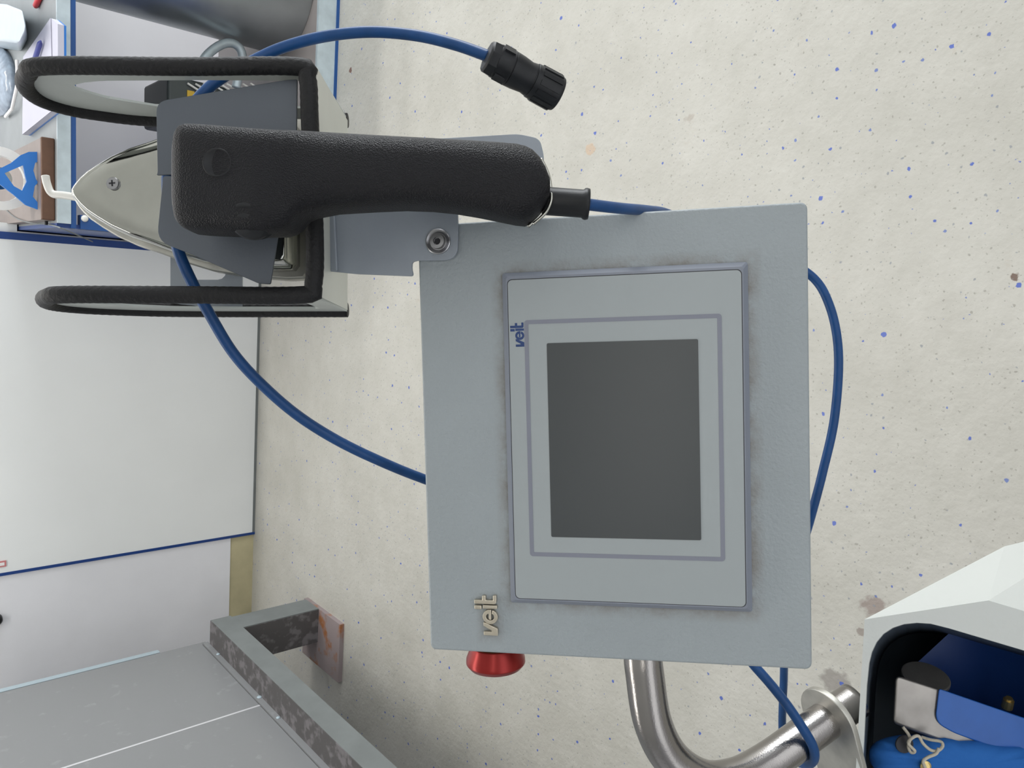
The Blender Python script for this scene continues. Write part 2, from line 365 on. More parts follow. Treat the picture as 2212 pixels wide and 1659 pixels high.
# ------------------------------------------------------------------ workbench at the right
t = thing('workbench', 'blue framed workbench with grey top and lilac back panel', 'workbench', (1.0, 3.3, 0))
link('worktop', boxm((.118, 2.81, .912), (2.1, 3.93, .949)), M['desktop'], t)
link('front_fascia', boxm((.118, 2.80, .912), (2.1, 2.81, .949)), M['fascia'], t)
link('top_rail', boxm((.105, 2.802, .897), (2.1, 2.84, .911)), M['blue'], t)
link('side_panel', boxm((.105, 2.815, 0), (.118, 3.93, .949)), M['navy'], t)
link('side_post', boxm((.105, 2.80, 0), (.15, 2.84, .885)), M['blue'], t)
link('side_post', boxm((2.06, 2.80, 0), (2.1, 2.84, .885)), M['blue'], t)
link('side_post', boxm((2.06, 3.89, 0), (2.1, 3.93, .885)), M['blue'], t)
link('back_panel', boxm((.118, 3.89, .05), (2.06, 3.92, .912)), M['lilac'], t)
link('bottom_shelf', boxm((.118, 2.815, .03), (2.06, 3.89, .05)), M['shelf'], t)
link('front_rail', boxm((.15, 2.80, .012), (2.06, 2.814, .085)), M['fascia'], t)
link('blue_strip', boxm((.15, 2.797, 0), (2.06, 2.812, .012)), M['blue'], t)
q = on(183, 472, 1, 2.80)
link('rivet', lathe([(0, .011), (.004, .010), (.007, .005)], q, (0, -1, 0), 16), M['ring'], t, smooth=True)
# drum under the bench
dc = Vector((1.17, 3.16, .05))
t = thing('metal_drum', 'galvanised metal drum standing under the workbench', 'drum', dc)
link('drum_wall', lathe([(0, .26), (.003, .262), (.83, .262), (.835, .26)], dc, (0, 0, 1), 64), M['galv'], t, smooth=False)
for p_ in t.children[0].data.polygons: p_.use_smooth = len(p_.vertices) == 4
link('seam', tube([dc + Vector((-.09, -.247, .002)), dc + Vector((-.09, -.247, .83))], .004, 8), M['galv'], t)
# crate with white slats and grey handle
a = on(362, 232, 1, 3.15); b_ = on(372, 168, 1, 3.15); g0 = Vector((a.x, 3.15, .05))
t = thing('dark_crate', 'dark plastic crate with white slats under the workbench', 'crate', g0)
link('crate_body', boxm((a.x - .05, 3.15, .05), (b_.x + .01, 3.45, a.z)), M['crate'], t, bevel=.012)
for i in range(9):
    p0 = on(405 + i*17, 180 + (i % 2)*1, 1, 3.145); p1 = on(430 + i*17, 196, 1, 3.145)
    link('slat', tube([p0, p1], .0042, 8), M['ring'], t)
q = on(411, 203, 1, 3.147); link('crate_label', boxm((q.x-.012, 3.145, q.z-.015), (q.x+.012, 3.149, q.z+.012)), M['yellow'], t)
hp = [on(u, v, 1, 3.13) for u, v in ((425, 160), (445, 122), (475, 98), (500, 93), (518, 105), (524, 130), (515, 165), (510, 190))]
link('carry_handle', tube(spline(hp, 6), .017, 14), M['fascia'], t, smooth=True)

# ------------------------------------------------------------------ things on the worktop
ZT = .949
def top(u, v, z=ZT): return on(u, v, 2, z)
t = thing('notepad', 'white notepad with a blue back lying on the workbench', 'notepad', top(85, 170))
pad = [top(104, 38, ZT+.03), top(118, 50, ZT+.03), top(119, 232, ZT+.03), top(110, 236, ZT+.03), top(44, 290, ZT+.03), top(46, 122, ZT+.03)]
link('pad_block', prism([Vector((p.x, p.y, ZT + .006)) for p in pad], (0, 0, .016)), M['paper'], t)
link('cover', prism([Vector((p.x, p.y, ZT)) for p in [q*1.0 for q in pad]], (0, 0, .006)), M['holder'], t)
sh = [Vector((p.x, p.y, ZT + .023)) for p in pad[:1] + pad[3:]]
link('top_sheet', prism(sh, (0, 0, .0015)), M['paper'], t)
pp = [top(88, 88, ZT+.036), top(72, 138, ZT+.036)]
t = link('ballpoint_pen', tube([pp[0], pp[0].lerp(pp[1], .12), pp[1], pp[1] + (pp[1]-pp[0])*.3], lambda s: .002 if s == 0 else .0075, 12), M['pen'], smooth=True); tag(t, 'dark blue pen lying on the white notepad', 'pen')
pp = [top(76, 15, ZT+.009), top(88, -12, ZT+.009)]
t = link('marker_pen', tube([pp[0], pp[0].lerp(pp[1], .1), pp[1]], lambda s: .005 if s == 0 else .009, 12), M['penred'], smooth=True); tag(t, 'red marker pen at the back corner of the worktop', 'pen')
# milky tub
tb = [top(-40, 15), top(20, 18), top(55, 40), top(60, 85), top(45, 112), top(-40, 100)]
tb2 = [top(-50, 2, ZT+.09), top(14, 8, ZT+.09), top(48, 20, ZT+.09), top(56, 62, ZT+.09), top(42, 92, ZT+.09), top(-50, 82, ZT+.09)]
t = thing('plastic_tub', 'milky plastic tub with a faint blue label on the workbench', 'tub', top(15, 60))
link('tub_body', loft([tb, tb2]), M['tub'], t, bevel=.01, seg=3)
# clear bag
t = thing('plastic_bag', 'clear crumpled plastic bag of small parts next to the notepad', 'bag', top(15, 180))
cen = top(8, 180); rings = []
for k, (h, s) in enumerate(((0, 1), (.02, 1.02), (.045, .75), (.055, .35))):
    ring = []
    for i in range(26):
        an = 2*math.pi*i/26; px = 6 + 30*math.cos(an)*s; py = 178 + 74*math.sin(an)*s
        p = top(px, py); p.z = ZT + h + (.012*noise.noise(Vector((i*.9, k*1.7, 3))) if h else 0); ring.append(p)
    rings.append(ring)
link('bag_film', loft(rings), M['clear'], t, smooth=True)
q = top(36, 200)
link('zip_strip', tube([top(37, 130, ZT+.03), top(38, 180, ZT+.03), top(26, 235, ZT+.02), top(12, 252, ZT+.01)], .006, 8), M['tagw'], t)
# board with blue holder
bz = ZT + .038
t = thing('brown_board', 'brown wooden board at the near left corner of the worktop', 'board', (.26, 3.02, ZT))
f0 = on(128, 303, 1, 2.86); f1 = on(128, 484, 1, 2.86)
link('board_edge', boxm((.125, 2.835, ZT), (f0.x, 2.85, bz)), M['plate'], t, bevel=.004)
link('board_top', boxm((.125, 2.85, ZT), (f0.x - .003, 3.75, bz - .001)), M['boardtop'], t)
YB = 2.9
poly = [(103, 315), (110, 315), (110, 345), (88, 346), (76, 352), (72, 368), (78, 388), (83, 394), (75, 402), (71, 425), (84, 440), (106, 441), (106, 471), (98, 471), (96, 456), (80, 452), (56, 443), (30, 421), (0, 398), (-40, 392), (-40, 372), (0, 364), (24, 352), (45, 335), (62, 328), (100, 328)]
hol = [(10, 374), (50, 357), (53, 372), (58, 392), (48, 412), (30, 402)]
o3 = [on(u, v, 1, YB) for u, v in poly]; n_ = 52
t = thing('tape_stand', 'bright blue plastic forked stand fixed upright on the brown board', 'stand', (.27, YB, bz))
def cyc(ps, u0):  # start outlines at the point nearest to u0 so that the ring is even
    i = min(range(len(ps)), key=lambda k: (ps[k]-u0).length); return ps[i:] + ps[:i]
ro = cyc(resample(o3, n_), on(-40, 372, 1, YB)); ri = cyc(resample([on(u, v, 1, YB) for u, v in hol], n_), on(10, 374, 1, YB))
def keyhole(outer, hole):
    k, j = min(((a, b) for a in range(len(outer)) for b in range(len(hole))), key=lambda q: (outer[q[0]]-hole[q[1]]).length)
    return outer[:k+1] + hole[j:] + hole[:j+1] + outer[k:]
def ori(ps):
    a = sum((ps[i-1].x*ps[i].z - ps[i].x*ps[i-1].z) for i in range(len(ps))); return a > 0
hh3 = [on(u, v, 1, YB) for u, v in hol]
if ori(o3) == ori(hh3): hh3 = hh3[::-1]
link('forked_plate', prism(keyhole(o3, hh3), (0, .012, 0)), M['holder'], t)
link('foot_screw', tube([on(100, 470, 1, YB+.01), on(100, 486, 1, YB+.01)], .005, 8), M['blackp'], t)
rc = on(-2, 385, 1, 2.99)
t = thing('thread_reel', 'white ring shaped reel behind the blue forked stand', 'reel', rc)
link('reel_rim', lathe([(0, .072), (0, .10), (.03, .10), (.03, .072), (0, .072)], rc, (0, 1, 0), 40, cap=False), M['ring'], t)
link('reel_core', lathe([(-.006, .02), (-.006, .035), (.03, .035), (.03, .02)], rc, (0, 1, 0), 32), M['chrome'], t)
link('reel_support', boxm((rc.x-.01, rc.y+.012, bz), (rc.x+.01, rc.y+.02, rc.z-.07)), M['ring'], t)
wp = [top(0, 440, ZT+.04), top(30, 468, ZT+.039), top(60, 480, ZT+.039), top(96, 484, ZT+.006), on(130, 492, 1, 2.76), on(200, 522, 1, 2.9)]
t = link('thin_wire', tube(spline(wp, 6), .0022, 6), M['greyframe']); tag(t, 'thin dark wire trailing off the worktop edge', 'wire')

# ------------------------------------------------------------------ grey cabinet on its steel frame
FX = -1.355; FZ = .417
t = thing('steel_base_frame', 'dark grey square steel base frame with a rusty foot plate', 'frame', (-1.65, 1.8, 0))
link('beam', boxm((FX-.10, .35, .337), (FX, 2.88, FZ-.002)), M['greyframe'], t)
link('beam_top', boxm((FX-.10, .35, FZ-.002), (FX-.001, 2.88, FZ)), M['worn'], t)
link('beam', boxm((-2.05, .35, .337), (-1.95, 2.88, FZ)), M['greyframe'], t)
link('beam', boxm((-1.95, 2.76, .337), (FX-.10, 2.87, FZ-.003)), M['greyframe'], t)
def leg(y0, y1, x1, rusty):
    l = link('leg', boxm((x1-.145, y0, .018), (x1-.0005, y1, .337)), M['greyframe'], t)
    link('worn_face', boxm((x1-.145, y0-.002, .018), (x1-.004, y0, .336)), M['worn'], l)
    link('foot_plate', boxm((x1-.245, y0-.18, 0), (x1-.002, y1+.017, .018)), M['rust'], l)
    if rusty: link('weld', lathe([(0, .02), (.012, .012)], (x1-.03, y1-.012, .018), (0, 0, 1), 12), M['rust'], l)
leg(2.755, 2.868, FX, True); leg(.45, .56, FX, False); leg(2.755, 2.868, -1.9, False); leg(.45, .56, -1.9, False)
CXF = -1.457
t = thing('grey_cabinet', 'grey painted steel cabinet with scratched doors on the base frame', 'cabinet', (-1.75, 1.8, FZ))
sy = on(567, 1522, 0, CXF).y
link('body', boxm((-2.05, .4, FZ), (CXF-.006, 2.93, 1.75)), M['greydoor'], t)
link('door', boxm((CXF-.006, sy+.004, FZ+.022), (CXF, 2.915, 1.75)), M['greydoor'], t)
link('door', boxm((CXF-.006, .4, FZ+.022), (CXF, sy-.004, 1.75)), M['greydoor'], t)
link('bottom_lip', boxm((CXF-.006, .4, FZ), (CXF+.006, 2.90, FZ+.02)), M['greydoor'], t)
link('seam_strip', boxm((CXF-.005, sy-.004, FZ+.022), (CXF+.001, sy+.004, 1.75)), M['seam'], t)
link('edge_seal', boxm((CXF-.03, 2.9305, FZ+.17), (CXF-.004, 2.955, 1.75)), M['sealant'], t)
for (u, v, r) in ((475, 1412, .008), (562, 1505, .010), (601, 1550, .008)):
    p = on(u, v, 0, CXF + .007); p.z = max(p.z, FZ+.006)
    link('paint_drip', lathe([(0, r), (.003, r*.8), (.005, r*.3)], p - Vector((.0015, 0, 0)), (1, 0, 0), 8), M['sealant'], t, smooth=True)
# scuff marks on the cabinet's lower door
# ------------------------------------------------------------------ control console
CR = Matrix(((.9927, -.1050, .0593), (.1195, .7911, -.6000), (.0161, .6027, .7978)))
CR.col[0] = CR.col[0].normalized(); zc = CR.col[0].cross(CR.col[1]).normalized(); yc = zc.cross(CR.col[0])
CR = Matrix((CR.col[0], yc, zc)).transposed(); CC = Vector((-.0885, .3122, 1.1366))
MC = Matrix.Translation(CC) @ CR.to_4x4()
def K(x, y, z=0): return MC @ Vector((x, y, z))
def kp(u, v, z=0):                                   # pixel -> point on the console plane z
    r = ray(u, v); nz = MC.col[2].to_3d(); o_ = K(0, 0, z); return C + (o_ - C).dot(nz) / r.dot(nz) * r
def kl(u, v, z=0):
    q = MC.inverted() @ kp(u, v, z); return q.x, q.y
cons = thing('control_console', 'light grey hammered steel control console with a dark touch screen', 'console', CC, CR)
Wd, Hd = .2806, .2406
face = [K(x, y, 0) for x, y in rrect(-Wd/2, -Hd/2, Wd/2, Hd/2, .004)]
link('front_plate', prism(face, K(0, 0, -.012) - K(0, 0, 0)), M['consoledirty'], cons, bevel=.0018, seg=3)
link('housing', boxm((-Wd/2+.006, -Hd/2+.006, -.055), (Wd/2-.006, Hd/2-.006, -.012), MC), M['console'], cons, bevel=.003)
# bezel frame with chamfered outside
bx0, bx1, by0, by1 = -.1055, .1065, -.0858, .0643
def kr(x0, y0, x1, y1, r, z): return [K(x, y, z) for x, y in rrect(x0, y0, x1, y1, r)]
link('bezel', loft([kr(bx0, by0, bx1, by1, .0015, 0), kr(bx0, by0, bx1, by1, .0015, .0015), kr(bx0+.003, by0+.003, bx1-.003, by1-.003, .002, .0052),
                    kr(bx0+.0052, by0+.0052, bx1-.0052, by1-.0052, .002, .0052)]), M['bezel'], cons)
px0, px1, py0, py1 = bx0+.0058, bx1-.0050, by0+.0048, by1-.0044
px0, py1 = kl(1113, 1292, .006)[0], kl(1104, 900, .006)[1]; px1, py0 = kl(1350, 594, .006)[0], kl(1606, 950, .006)[1]
link('panel_gap', prism(kr(px0-.0005, py0-.0005, px1+.0005, py1+.0005, .003, .0050), K(0, 0, .0003) - K(0, 0, 0)), M['gap'], cons)
link('foil_panel', prism(kr(px0, py0, px1, py1, .0028, .0050), K(0, 0, .0008) - K(0, 0, 0)), M['foil'], cons)
# screen and printed line
sx0, sx1, sy0, sy1 = -.06105, .06125, -.05605, .03605
link('touch_screen', prism(kr(sx0, sy0, sx1, sy1, .001, .0056), K(0, 0, .0005) - K(0, 0, 0)), M['screen'], cons)
lx0, ly1 = kl(1151, 1197, .0058)[0], kl(1143, 950, .0058)[1]; lx1, ly0 = kl(1350, 689, .0058)[0], kl(1558, 950, .0058)[1]
w_ = .0026
link('printed_frame', ringplate(kr(lx0-w_/2, ly0-w_/2, lx1+w_/2, ly1+w_/2, .002, .0057), kr(lx0+w_/2, ly0+w_/2, lx1-w_/2, ly1-w_/2, .0006, .0057), K(0, 0, .00025) - K(0, 0, 0)), M['line'], cons)
# lettering "veit": a = reading direction, b = letter height, in units of 730
def arc(cx, cy, rx, ry, a0, a1, n): return [(cx + rx*math.cos(math.radians(a0 + (a1-a0)*i/n)), cy + ry*math.sin(math.radians(a0 + (a1-a0)*i/n))) for i in range(n+1)]
LV = [[(0, 0), (0, 260), (70, 260), (70, 112), (90, 112), (168, 258), (238, 262), (222, 200), (185, 125), (130, 0)]]
eo = arc(337, 133, 133, 138, -38, 322, 44)
LE = [arc(337, 133, 133, 138, -12, 360-19, 40) + arc(337, 133, 58, 72, 360-30, -20, 40)[0:0] + list(reversed(arc(337, 133, 60, 74, 0, 360-24, 40))), [(285, 112), (285, 158), (462, 158), (462, 112)]]
LI = [[(482, 2), (482, 262), (550, 262), (550, 2)], [(466, 285), (468, 420), (542, 420), (540, 285)]]
LT = [[(636, 12), (652, 10), (730, 10), (730, 75), (640, 75), (640, 205), (720, 205), (720, 275), (640, 275), (640, 422), (566, 422), (566, 60), (578, 25), (600, 12)]]
def letters(name, org, sc, z0, h, m, bev, asc=1.0):
    ox, oy = org
    for shapes in (LV, LE, LI, LT):
        mes = [prism([K(ox + a*sc, oy + b*sc*asc, z0 + k*1e-5) for a, b in s], K(0, 0, h) - K(0, 0, 0)) for k, s in enumerate(shapes)]
        link(name, join(*mes), m, cons, bevel=bev)
l0 = kl(1132.7, 748.7, .0058); l1 = kl(1132, 696.5, .0058)
letters('printed_letter', (l0[0], l0[1]), (l1[0]-l0[0])/730, .00575, .0002, M['inkblue'], 0)
l0 = kl(1076, 1373, .002); l1 = kl(1074, 1286, .002)
letters('badge_letter', (l0[0], l0[1]), (l1[0]-l0[0])/730, 0, .0028, M['brass'], .0005)
# red emergency stop on the left side
eb = MC.inverted() @ kp(1069, 1410, -.026)
axs = -MC.col[0].to_3d()
eo_ = K(-Wd/2 + .006, eb.y, -.028)
link('brass_collar', lathe([(0, .0128), (.013, .0128), (.014, .012)], eo_, axs, 40), M['collar'], cons, smooth=False)
kn = link('emergency_stop', lathe([(.013, .0), (.013, .0138), (.0108, .0160), (.0112, .0168), (.0200, .0203), (.0235, .0205), (.0265, .0180), (.0285, .0135), (.0298, .007), (.0302, .0)], eo_, axs, 64, cap=False), M['red'], cons, bevel=.0005); tag(kn, 'red mushroom emergency stop button')
cons['label'] = 'light grey steel control console with dark touch screen and red stop button'

# ------------------------------------------------------------------ stainless support arm
t = thing('support_arm', 'bent stainless steel tube holding the control console from behind', 'arm', P(1700, 1610, .60))
sp = spline([P(1378, 1330, .575), P(1388, 1410, .573), P(1392, 1450, .572), P(1410, 1560, .573), P(1452, 1640, .578), P(1520, 1684, .583), P(1590, 1680, .59), P(1655, 1648, .60), P(1724, 1600, .61)], 10)
sp += [P(1724, 1600, .61).lerp(P(1846, 1513, .630), k/12) for k in range(1, 13)]
link('bent_tube', tube(sp, .0144, 32), M['steel'], t, smooth=True)
fc = P(1786, 1557, .618); dt = (P(1724, 1600, .61) - P(1950, 1443, .66)).normalized()
dv = (P(1786, 1700, .618) - fc); dv = (dv - dv.dot(dt)*dt).normalized(); dh = dt.cross(dv)
rr = .0265
outl = [fc + dh*rr*math.cos(math.radians(a)) - dv*rr*math.sin(math.radians(a)) for a in range(0, 181, 10)] + [fc - dh*rr + dv*.16, fc + dh*rr + dv*.16]
link('flange_plate', prism(outl, -dt*.005), M['dull'], t, bevel=.0008)

# ------------------------------------------------------------------ white machine housing
d0 = .60
t = thing('machine_housing', 'white enamelled machine housing with an open rounded front', 'machine', P(2100, 1700, .70))
fo = [(1845, 1900), (1849, 1659), (1867.5, 1338), (2135, 1297), (2212, 1320), (2420, 1385), (2420, 1900)]
fi = [(1854, 1900), (1863, 1659), (1872, 1480), (1877, 1432), (1883, 1408), (1893, 1387), (1908, 1369), (1928, 1356), (1952, 1348), (1980, 1345), (2010, 1347), (2050, 1357), (2212, 1405), (2370, 1455), (2370, 1900)]
def ang(seq, c=(2110, 1640)):
    return seq
nO = 90
fo3 = resample([P(u, v, d0) for u, v in fo], nO); fi3 = [P(u, v, d0) for u, v in fi]
# match the inner outline to the outer one by angle about the opening's centre
cu, cv = 2115, 1640
def proj(p):
    q = R.transposed() @ (p - C); return CX + F*q.x/-q.z, CY - F*q.y/-q.z
def hit(a):
    dx, dy = math.cos(a), math.sin(a); best = None
    for i in range(len(fi)):
        x1, y1 = fi[i-1]; x2, y2 = fi[i]; ex, ey = x2-x1, y2-y1; den = dx*ey - dy*ex
        if abs(den) < 1e-9: continue
        s = ((x1-cu)*ey - (y1-cv)*ex)/den; q = ((x1-cu)*dy - (y1-cv)*dx)/den
        if s > 0 and -1e-6 <= q <= 1+1e-6 and (best is None or s < best): best = s
    return cu + dx*best, cv + dy*best
angs = []
for p in fo3 + [P(u, v, d0) for u, v in fo]:
    u, v = proj(p); angs.append((math.atan2(v-cv, u-cu), u, v))
for (u, v) in fi: angs.append((math.atan2(v-cv, u-cu), None, None))
angs.sort(key=lambda q: q[0])
def hito(a):
    global fi
    keep = fi; fi = fo; r = hit(a); fi = keep; return r
AA = []
for a in angs:
    if not AA or a[0] - AA[-1] > 1e-4: AA.append(a[0])
oo = [hito(a) for a in AA]; ii = [hit(a) for a in AA]
inner_front = [P(u, v, d0) for u, v in ii]
link('front_frame', ringplate([P(u, v, d0) for u, v in oo], inner_front, P(2100, 1500, d0+.004) - P(2100, 1500, d0)), M['white'], t)
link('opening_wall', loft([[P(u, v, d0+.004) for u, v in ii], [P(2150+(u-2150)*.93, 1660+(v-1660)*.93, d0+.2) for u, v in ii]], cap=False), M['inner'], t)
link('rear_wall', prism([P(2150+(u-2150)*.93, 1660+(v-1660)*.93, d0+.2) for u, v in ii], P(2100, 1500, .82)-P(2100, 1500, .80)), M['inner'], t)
sf = [P(1845, 1900, d0+.0005), P(1867.5, 1338, d0+.0005), P(2135, 1297, d0+.0005), P(2420, 1385, d0+.0005)]
sb = [P(1852, 1900, .70), P(1870, 1337, .61), P(2170, 1180, .72), P(2420, 1120, .80)]
sb2 = [P(1860, 1880, .80), P(1885, 1390, .80), P(2150, 1250, .80), P(2400, 1250, .86)]
def shell(rings, off):
    n = len(rings[0]); v = [p for r in rings for p in r]; v += [p + off for p in v]; m_ = n*len(rings); f = []
    for k in range(len(rings)-1):
        for i in range(n-1):
            a, b, c, d = k*n+i, k*n+i+1, (k+1)*n+i+1, (k+1)*n+i
            f += [(a, b, c), (a, c, d), (a+m_, b+m_, c+m_), (a+m_, c+m_, d+m_)]
    return mk(v, f)
link('side_cover', shell([sf, sb, sb2], (P(2100, 1503, .7) - P(2100, 1500, .7))), M['white'], t)
# steel arm with blue cover inside
t = thing('pressing_arm', 'worn steel pressing arm with a blue cover inside the housing', 'arm', P(2100, 1600, .68))
back = P(2050, 1530, .69) - P(2050, 1530, .64)
bar = rounded([(1934, 1458), (2028, 1488), (2400, 1618), (2400, 1742), (2150, 1640), (2000, 1590), (1928, 1562)], [14, 0, 0, 0, 40, 40, 10])
link('square_tube', prism([P(u, v, .64) for u, v in bar], back), M['arm'], t, bevel=.004, seg=3)
cov = rounded([(2028, 1487), (2400, 1615), (2400, 1716), (2212, 1640), (2060, 1583), (2019, 1560)], [6, 0, 0, 0, 10, 22])
link('blue_cover', prism([P(u, v, .638) for u, v in cov], back*1.05), M['bluep'], t, bevel=.003, seg=3)
dcp = P(1999, 1466, .662); upv = (P(2008, 1422, .655) - P(1999, 1466, .662)).normalized()
link('round_cap', lathe([(-.002, .017), (.000, .019), (.0025, .019), (.003, .0180)], dcp, upv, 36), M['arm'], t)
bp_ = P(2176, 1524, .655)
link('bolt', lathe([(-.002, .0045), (.006, .0042), (.0062, .0028), (.008, .0028)], bp_, upv, 12), M['collar'], t)
link('blue_guard', prism([P(u, v, .715) for u, v in ((1972, 1440), (2050, 1368), (2212, 1410), (2420, 1480), (2420, 1640), (2212, 1560), (2050, 1500))], P(2100, 1500, .735)-P(2100, 1500, .715)), M['navy'], t)  # guard's shadow is put into its colour: navy instead of the cover's blue
# padded cushion with strings
t = thing('blue_pad', 'puffy blue fabric pad tied with cotton string under the steel arm', 'pad', P(2050, 1650, .65))
rings = []
for k in range(15):
    ph = math.pi*k/14; ring = []
    for i in range(56):
        an = 2*math.pi*i/56
        ru = 235*math.sin(ph)**.55; rv = 62*math.sin(ph)**.6
        u = 2112 + ru*(abs(math.cos(an))**.72)*math.copysign(1, math.cos(an)); v = 1655 + rv*(abs(math.sin(an))**.8)*math.copysign(1, math.sin(an)) + .10*(u-2112)
        d = .655 - .024*math.cos(ph) + .0022*math.sin(an*23 + 3*math.sin(an*3))*math.sin(ph)
        ring.append(P(u, v, d))
    rings.append(ring)
link('cushion', loft(rings), M['fabric'], t, smooth=True)
def pxpath(l, k=6): return spline([P(*q) for q in l], k)
link('string', tube(pxpath([(1950, 1570, .632), (1965, 1592, .628), (1962, 1612, .628), (1968, 1625, .628), (1976, 1622, .626), (1962, 1606, .626), (1970, 1594, .624), (1984, 1590, .624), (1994, 1606, .624), (2010, 1620, .625), (2025, 1622, .625), (2036, 1612, .625), (2032, 1602, .627), (2010, 1598, .63), (1990, 1592, .634)]), .0013, 7), M['string'], t, smooth=True)
link('string', tube(pxpath([(2028, 1616, .624), (2022, 1628, .623), (2004, 1636, .623), (1994, 1645, .622), (1998, 1658, .624), (2002, 1672, .626)]), .0013, 7), M['string'], t, smooth=True)
link('eyelet', lathe([(0, .0015), (0, .0045), (.0015, .0045), (.002, .003)], P(1998, 1654, .631), EW, 20), M['collar'], t)
link('eyelet', lathe([(0, .001), (0, .0075), (.001, .0072)], P(1953, 1607, .634), EW, 20), M['gap'], t)

# ------------------------------------------------------------------ iron rest (sheet tray with black wrapped edges)
rest = thing('iron_rest', 'painted sheet metal iron rest with black wrapped rim', 'rest', N(-.2, .125, -.57))
VU, VL = .194, .0545
def shape(du):
    return [(-.121, -.470), (-.20, -.470), (-.284+du, -.469), (-.303+du, -.481), (-.3165+du, -.500), (-.321+du, -.520), (-.315+du, -.536), (-.2995+du, -.549), (-.2636+du, -.563), (-.20, -.566), (-.121, -.566)]
def holes(du):
    return [(-.135, -.492), (-.20, -.491), (-.262+du, -.492), (-.276+du, -.495), (-.286+du, -.500), (-.287+du, -.504), (-.283+du, -.512), (-.275+du, -.522), (-.2486+du, -.537), (-.20, -.541), (-.135, -.541)]
for v, du, s in ((VU, 0, 1), (VL, .013, -1)):
    so, sh_ = shape(du), holes(du)
    o2 = resample([N(a, v, b) for a, b in so], 66); i2 = resample([N(a, v, b) for a, b in sh_], 66)
    link('side_wall', ringplate(o2, i2, EV*(.0015*s)), M['restlight'], rest)
link('heel_wall', prism([N(-.121, VL, -.470), N(-.121, VU, -.470), N(-.1225, VU, -.566), N(-.1225, VL, -.566)], EU*.0015), M['litrest'], rest)
link('back_strip', ringplate([N(*q, -.562) for q in rrect(-.249, VL, -.1966, VU, .001, 3)], [N(*q, -.562) for q in rrect(-.2385, .076, -.2084, .17, .006, 3)], EW*.0015), M['rest'], rest)
link('back_strip', prism([N(-.15, VL, -.565), N(-.15, VU, -.565), N(-.1215, VU, -.565), N(-.1215, VL, -.565)], EW*.0015), M['litrest'], rest)
a_ = shape(.013)[::-1]; b2 = shape(0)
path = [N(a, VL, w) for a, w in a_[:-1]] + [N(-.128, VL, -.470), N(-.1215, VL+.006, -.470)] + [N(-.1205, .09, -.470), N(-.1235, .16, -.470), N(-.1250, VU-.007, -.470), N(-.131, VU, -.470)] + [N(a, VU, w) for a, w in b2[1:]]
pth = spline(path, 8)
pth = resample(pth, 420, closed=False)
link('wrapped_rim', tube(pth, lambda s: .0054 + .00010*math.sin(s*1400), 14), M['rubber'], rest, smooth=True)
# mounting bracket bolted on the console
bk = rounded([(989, 478), (988, 562), (902, 563), (890, 566), (889, 580), (893, 597), (770, 592), (700, 585), (690, 330), (985, 330)], [8, 30, 0, 5, 5, 8, 8, 0, 0, 0])
bpl = link('bracket', prism([kp(u, v, .0035) for u, v in bk], K(0, 0, -.0025)-K(0, 0, 0)), M['rest'], rest, bevel=.0005)
link('bracket_fold', prism([kp(700, 340, .0045), kp(716, 340, .0055), kp(728, 585, .0055), kp(712, 585, .0045)], K(0, 0, -.002)-K(0, 0, 0)), M['rest'], rest, bevel=.001)
gp = rounded([(830, 303), (960, 298), (1120, 289), (1166, 299), (1175, 335), (1176, 466), (900, 440)], [0, 0, 14, 14, 12, 4, 0])
link('guard_plate', prism([P(u, v, .478) for u, v in gp], -EW*.0018), M['rest'], rest, bevel=.0004)
bo = kp(947, 522, .0035); nz = MC.col[2].to_3d()
w1 = link('bolt', lathe([(0, .0082), (.0012, .0082), (.0016, .0076), (.0006, .0055), (.0006, .005), (.0035, .0046), (.0036, .0024), (.0018, .0023), (.0018, .0)], bo, nz, 40, cap=False), M['bolt'], rest)
link('hex_socket', lathe([(0, .0023), (.0001, .0)], bo + nz*.0019, nz, 6), M['gap'], w1)
kb = P(715, 485, .52)
link('clamp_nut', lathe([(-.012, .003), (-.011, .006), (-.004, .0072), (.006, .0072), (.008, .006)], kb + EV*.004, -EV, 18), M['bolt'], rest)
hk = pxpath([(98, 380, .575), (101, 395, .575), (108, 413, .575), (118, 420, .575), (140, 422, .573), (185, 430, .57), (230, 440, .566)], 6)
hk_ = rest
link('white_hook', tube(hk, .0028, 10), M['ring'], rest, smooth=True)
link('hook_stem', tube([P(230, 440, .566), P(380, 470, .563)], .0028, 10), M['ring'], rest)

# ------------------------------------------------------------------ steam iron
iron = thing('steam_iron', 'steam iron with black handle and chrome sole resting in the iron rest', 'iron', N(-.2, .136, -.556))
sec = [(165, 3), (168, 9), (174, 18), (184, 30), (200, 45), (225, 62), (258, 82), (300, 101), (340, 114), (400, 136), (460, 154), (540, 166), (620, 172), (655, 170), (664, 158)]
def sole(scale, w, lift=0, du=0):
    k = .545/F; L = []
    for x, h in sec: L.append(((x-CX)*k, h*k))
    uc = -.225; pts = [(uc + (u-uc)*scale + du, .1315 + h*scale**1.2) for u, h in L] + [(uc + (u-uc)*scale + du, .1315 - h*scale**1.2) for u, h in reversed(L)]
    return [N(u, v, w) for u, v in pts]
link('sole_plate', loft([sole(.99, -.5575), sole(1.015, -.556), sole(1.015, -.545), sole(1.0, -.5435)]), M['dull'], iron, bevel=.0006)
link('chrome_cover', loft([sole(.94, -.5435), sole(.94, -.5345), sole(.925, -.528), sole(.895, -.5235), sole(.86, -.522), sole(.85, -.5222), sole(.83, -.5214), sole(.70, -.5212)]), M['chrome'], iron, smooth=True)
sc_ = P(245, 397, .521)
s1 = link('cover_screw', lathe([(-.002, .0042), (.001, .0044), (.0016, .0040), (.0018, .0)], sc_, EW, 28, cap=False), M['bolt'], iron)
